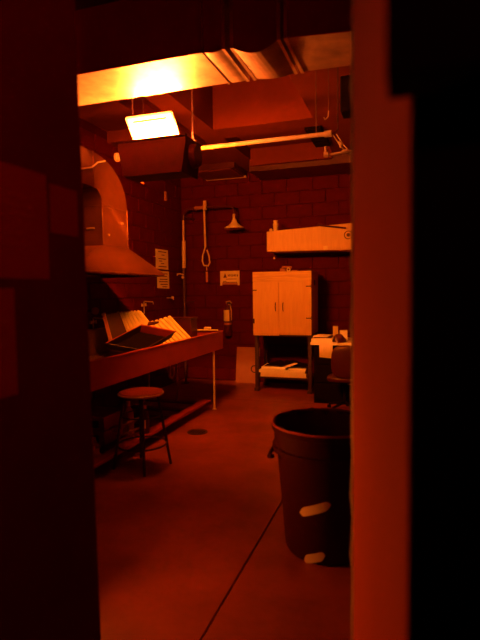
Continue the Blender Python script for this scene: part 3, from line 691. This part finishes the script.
bottle('taller plastic bottle with a pale label beneath the sink by the stool leg', -2.44, 3.98, .126, .36, .05, 'panel', 'white')
bottle('smaller plastic bottle beneath the sink right of the taller one', -2.40, 4.22, .126, .27, .04, 'darkred', 'white')
jr = thing('folded_tripod', 'bundle of pale rods and stakes lying slanted beneath the sink', 'rods', (-2.4, 3.85, .13))
for i, (a, b_) in enumerate((((-2.49, 3.78, .25), (-2.28, 3.95, .36)), ((-2.47, 3.8, .20), (-2.27, 3.95, .27)), ((-2.44, 3.82, .17), (-2.27, 3.98, .23)))):
    MB().tube([a, b_], .012-.002*i, 8).build('rod', 'panel', jr)
bg = thing('plastic_bag', 'crumpled plastic bag on the low shelf beneath the sink, left of the stool', 'bag', (-2.42, 3.55, .127))
vs = []; fs = []; n = 18
for i in range(8):
    for k in range(n):
        a = 2*PI*k/n; r = (.12*math.cos(i/7*PI/2)**.6+.002)*(1+.22*math.sin(4*a+i*2)+.1*math.sin(7*a)); vs.append((-2.52+r*math.cos(a)*.8, 3.46+r*.9*math.sin(a), .129+.15*math.sin(i/7*PI/2)*(1+.1*math.sin(3*a+i))))
for i in range(7):
    for k in range(n): fs.append((i*n+k, i*n+(k+1) % n, (i+1)*n+(k+1) % n, (i+1)*n+k))
MB().add(vs, fs).build('bag_skin', 'panel', bg)

# floor drain
fd = thing('floor_drain', 'round dark floor drain cover before the sink', 'drain', (-2.1, 4.78, 0))
MB().lathe([(0, .004), (.098, .004), (.105, 0)], (-2.1, 4.78, .0005), 28).build('cover', 'dark', fd)
MB().ring((-2.1, 4.78, .002), .105, .004, 32, 6).build('drain_ring', 'dark', fd)
for i in range(5): MB().box(-2.17+i*.033, 4.73, .0045, -2.16+i*.033, 4.83, .006).build('slot', 'black', fd)

# ------------------------------------------------------------------ added red fill lamp, unseen behind the viewer, shining up
struct(box(.95, -.9, 0, 1.05, .62, 4.15).build('wall_entrance_side', 'vest'))
el = thing('fill_lamp', 'added dim red fill bulb above a black dish behind the viewer', 'lamp', (.93, -.5, 2.2))
MB().lathe([(.02, 0), (.05, .015), (.085, .062), (.08, .064), (.045, .02), (0, .012)], (.85, -.5, 2.2), 24).build('shade', 'black', el)
MB().lathe([(0, .135), (.015, .13), (.028, .115), (.03, .1), (.024, .08), (.014, .06), (.014, .015)], (.85, -.5, 2.2), 18).build('bulb', 'fillbulb', el)
MB().box(.93, -.54, 2.16, .95, -.46, 2.26).tube([(.94, -.5, 2.2), (.86, -.5, 2.205)], .012, 8).build('bracket', 'black', el)

# small bench lamp on a stand in the front left of the room, out of view behind the entrance wall
bl = thing('bench_lamp', 'small boxed safelight on a low stand behind the entrance wall', 'lamp', (-1.93, 2.2, 0))
ax = V((.98, -.2, 0)).normalized(); sx_ = V((.2, .98, 0)).normalized(); c0 = V((-1.9, 2.2, .72))
def obox(c, d, s2, h0, h1, t0, t1):   # box along ax from t0..t1, half width s2, height h0..h1
    return MB().prism([c+d*t0-sx_*s2+V((0, 0, h0)), c+d*t0+sx_*s2+V((0, 0, h0)), c+d*t1+sx_*s2+V((0, 0, h0)), c+d*t1-sx_*s2+V((0, 0, h0))], (0, 0, h1-h0))
obox(c0, ax, .10, -.10, .10, -.12, .0).build('housing', 'dark', bl, bevel=.006)
obox(c0, ax, .075, -.065, .065, .0005, .004).build('filter_glass', 'bench', bl)
obox(c0, ax, .10, .10, .115, -.12, .2).build('visor', 'dark', bl)
obox(c0, ax, .10, -.115, -.10, -.12, .09).build('visor', 'dark', bl)
MB().tube([tuple(c0+ax*-.06+V((0, 0, -.1))), tuple(c0+ax*-.06+V((0, 0, -.70)))], .018, 10).build('pole', 'dark', bl)
MB().lathe([(0, .02), (.13, .018), (.14, 0), (0, 0)], tuple(c0+ax*-.06+V((0, 0, -.72))), 24).build('base', 'dark', bl)

# ------------------------------------------------------------------ trash can
tc = thing('trash_can', 'large round plastic trash can with bag, standing by the door edge', 'trash can', (-.442, 2.85, 0))
tcx = (-.442, 2.85, 0)
MB().lathe([(0, .002), (.23, .002), (.24, .02), (.284, .56), (.288, .575), (.310, .58), (.312, .605), (.300, .612), (.302, .695), (.314, .70), (.318, .725), (.308, .735), (.290, .725), (.275, .6), (.23, .03), (0, .03)], tcx, 56).build('can_body', 'can', tc)
MB().ring((tcx[0], tcx[1], .732), .312, .007, 64, 8).build('rim', 'canrim', tc)
n = 40; prof = [(.296, .738), (.284, .70), (.26, .5), (.24, .3), (.1, .25), (0, .24)]
vs = [((r*(1+.012*math.sin(k*5+i)))*math.cos(2*PI*k/n)+tcx[0], (r*(1+.012*math.sin(k*3+i)))*math.sin(2*PI*k/n)+tcx[1], z+.006*math.sin(k*2.1)) for i, (r, z) in enumerate(prof) for k in range(n)]
fs = [(i*n+k, i*n+(k+1) % n, (i+1)*n+(k+1) % n, (i+1)*n+k) for i in range(len(prof)-1) for k in range(n)]
MB().add(vs, fs, True).build('liner', 'caninside', tc)
for s in (PI*1.08,):
    hx, hy = tcx[0]+.305*math.cos(s), tcx[1]+.305*math.sin(s)
    MB().tube([(hx+.01, hy+.09, .585), (hx-.012, hy+.07, .565), (hx-.018, hy+.0, .55), (hx-.008, hy-.07, .545), (hx+.02, hy-.10, .56)], .012, 8).build('handle', 'can', tc)
def can_patch(zc, a0, a1, h, slope):
    mb = MB(); n = 12
    for side in (0,):
        for i in range(n):
            pa = []
            for q in (i/n, (i+1)/n):
                a = math.radians(a0+(a1-a0)*q); e = min(1, 6*q, 6*(1-q))**.5*h/2
                for sgn in (-1, 1):
                    z = zc+sgn*e+slope*(q-.5); r = .24+(z-.02)*(.044/.54)+.0015
                    pa.append((tcx[0]+r*math.cos(a), tcx[1]+r*math.sin(a), z))
            mb.add([pa[0], pa[2], pa[3], pa[1]], [(0, 1, 2, 3)], True)
    return mb.build('pale_patch', 'white', tc)
can_patch(.32, 245, 284, .055, .075); can_patch(.04, 248, 277, .055, .05)  # two pale slanting patches on the front of the can

# ------------------------------------------------------------------ papers taped on the entrance wall (near, out of focus)
g = 'papers taped to the entrance wall'
def sheet_in(label, y0, y1, z0, z1, rows):
    X = -.95; t = thing('taped_sheet', label, 'paper', (X+.003, (y0+y1)/2, z0), g)
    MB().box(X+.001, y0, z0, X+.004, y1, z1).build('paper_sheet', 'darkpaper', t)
    ln = MB()
    for a, b_, h in rows: z = z0+(z1-z0)*h; ln.box(X+.0042, y0+(y1-y0)*a, z-.006, X+.0048, y0+(y1-y0)*b_, z+.006)
    ln.build('print_lines', 'ink', t)
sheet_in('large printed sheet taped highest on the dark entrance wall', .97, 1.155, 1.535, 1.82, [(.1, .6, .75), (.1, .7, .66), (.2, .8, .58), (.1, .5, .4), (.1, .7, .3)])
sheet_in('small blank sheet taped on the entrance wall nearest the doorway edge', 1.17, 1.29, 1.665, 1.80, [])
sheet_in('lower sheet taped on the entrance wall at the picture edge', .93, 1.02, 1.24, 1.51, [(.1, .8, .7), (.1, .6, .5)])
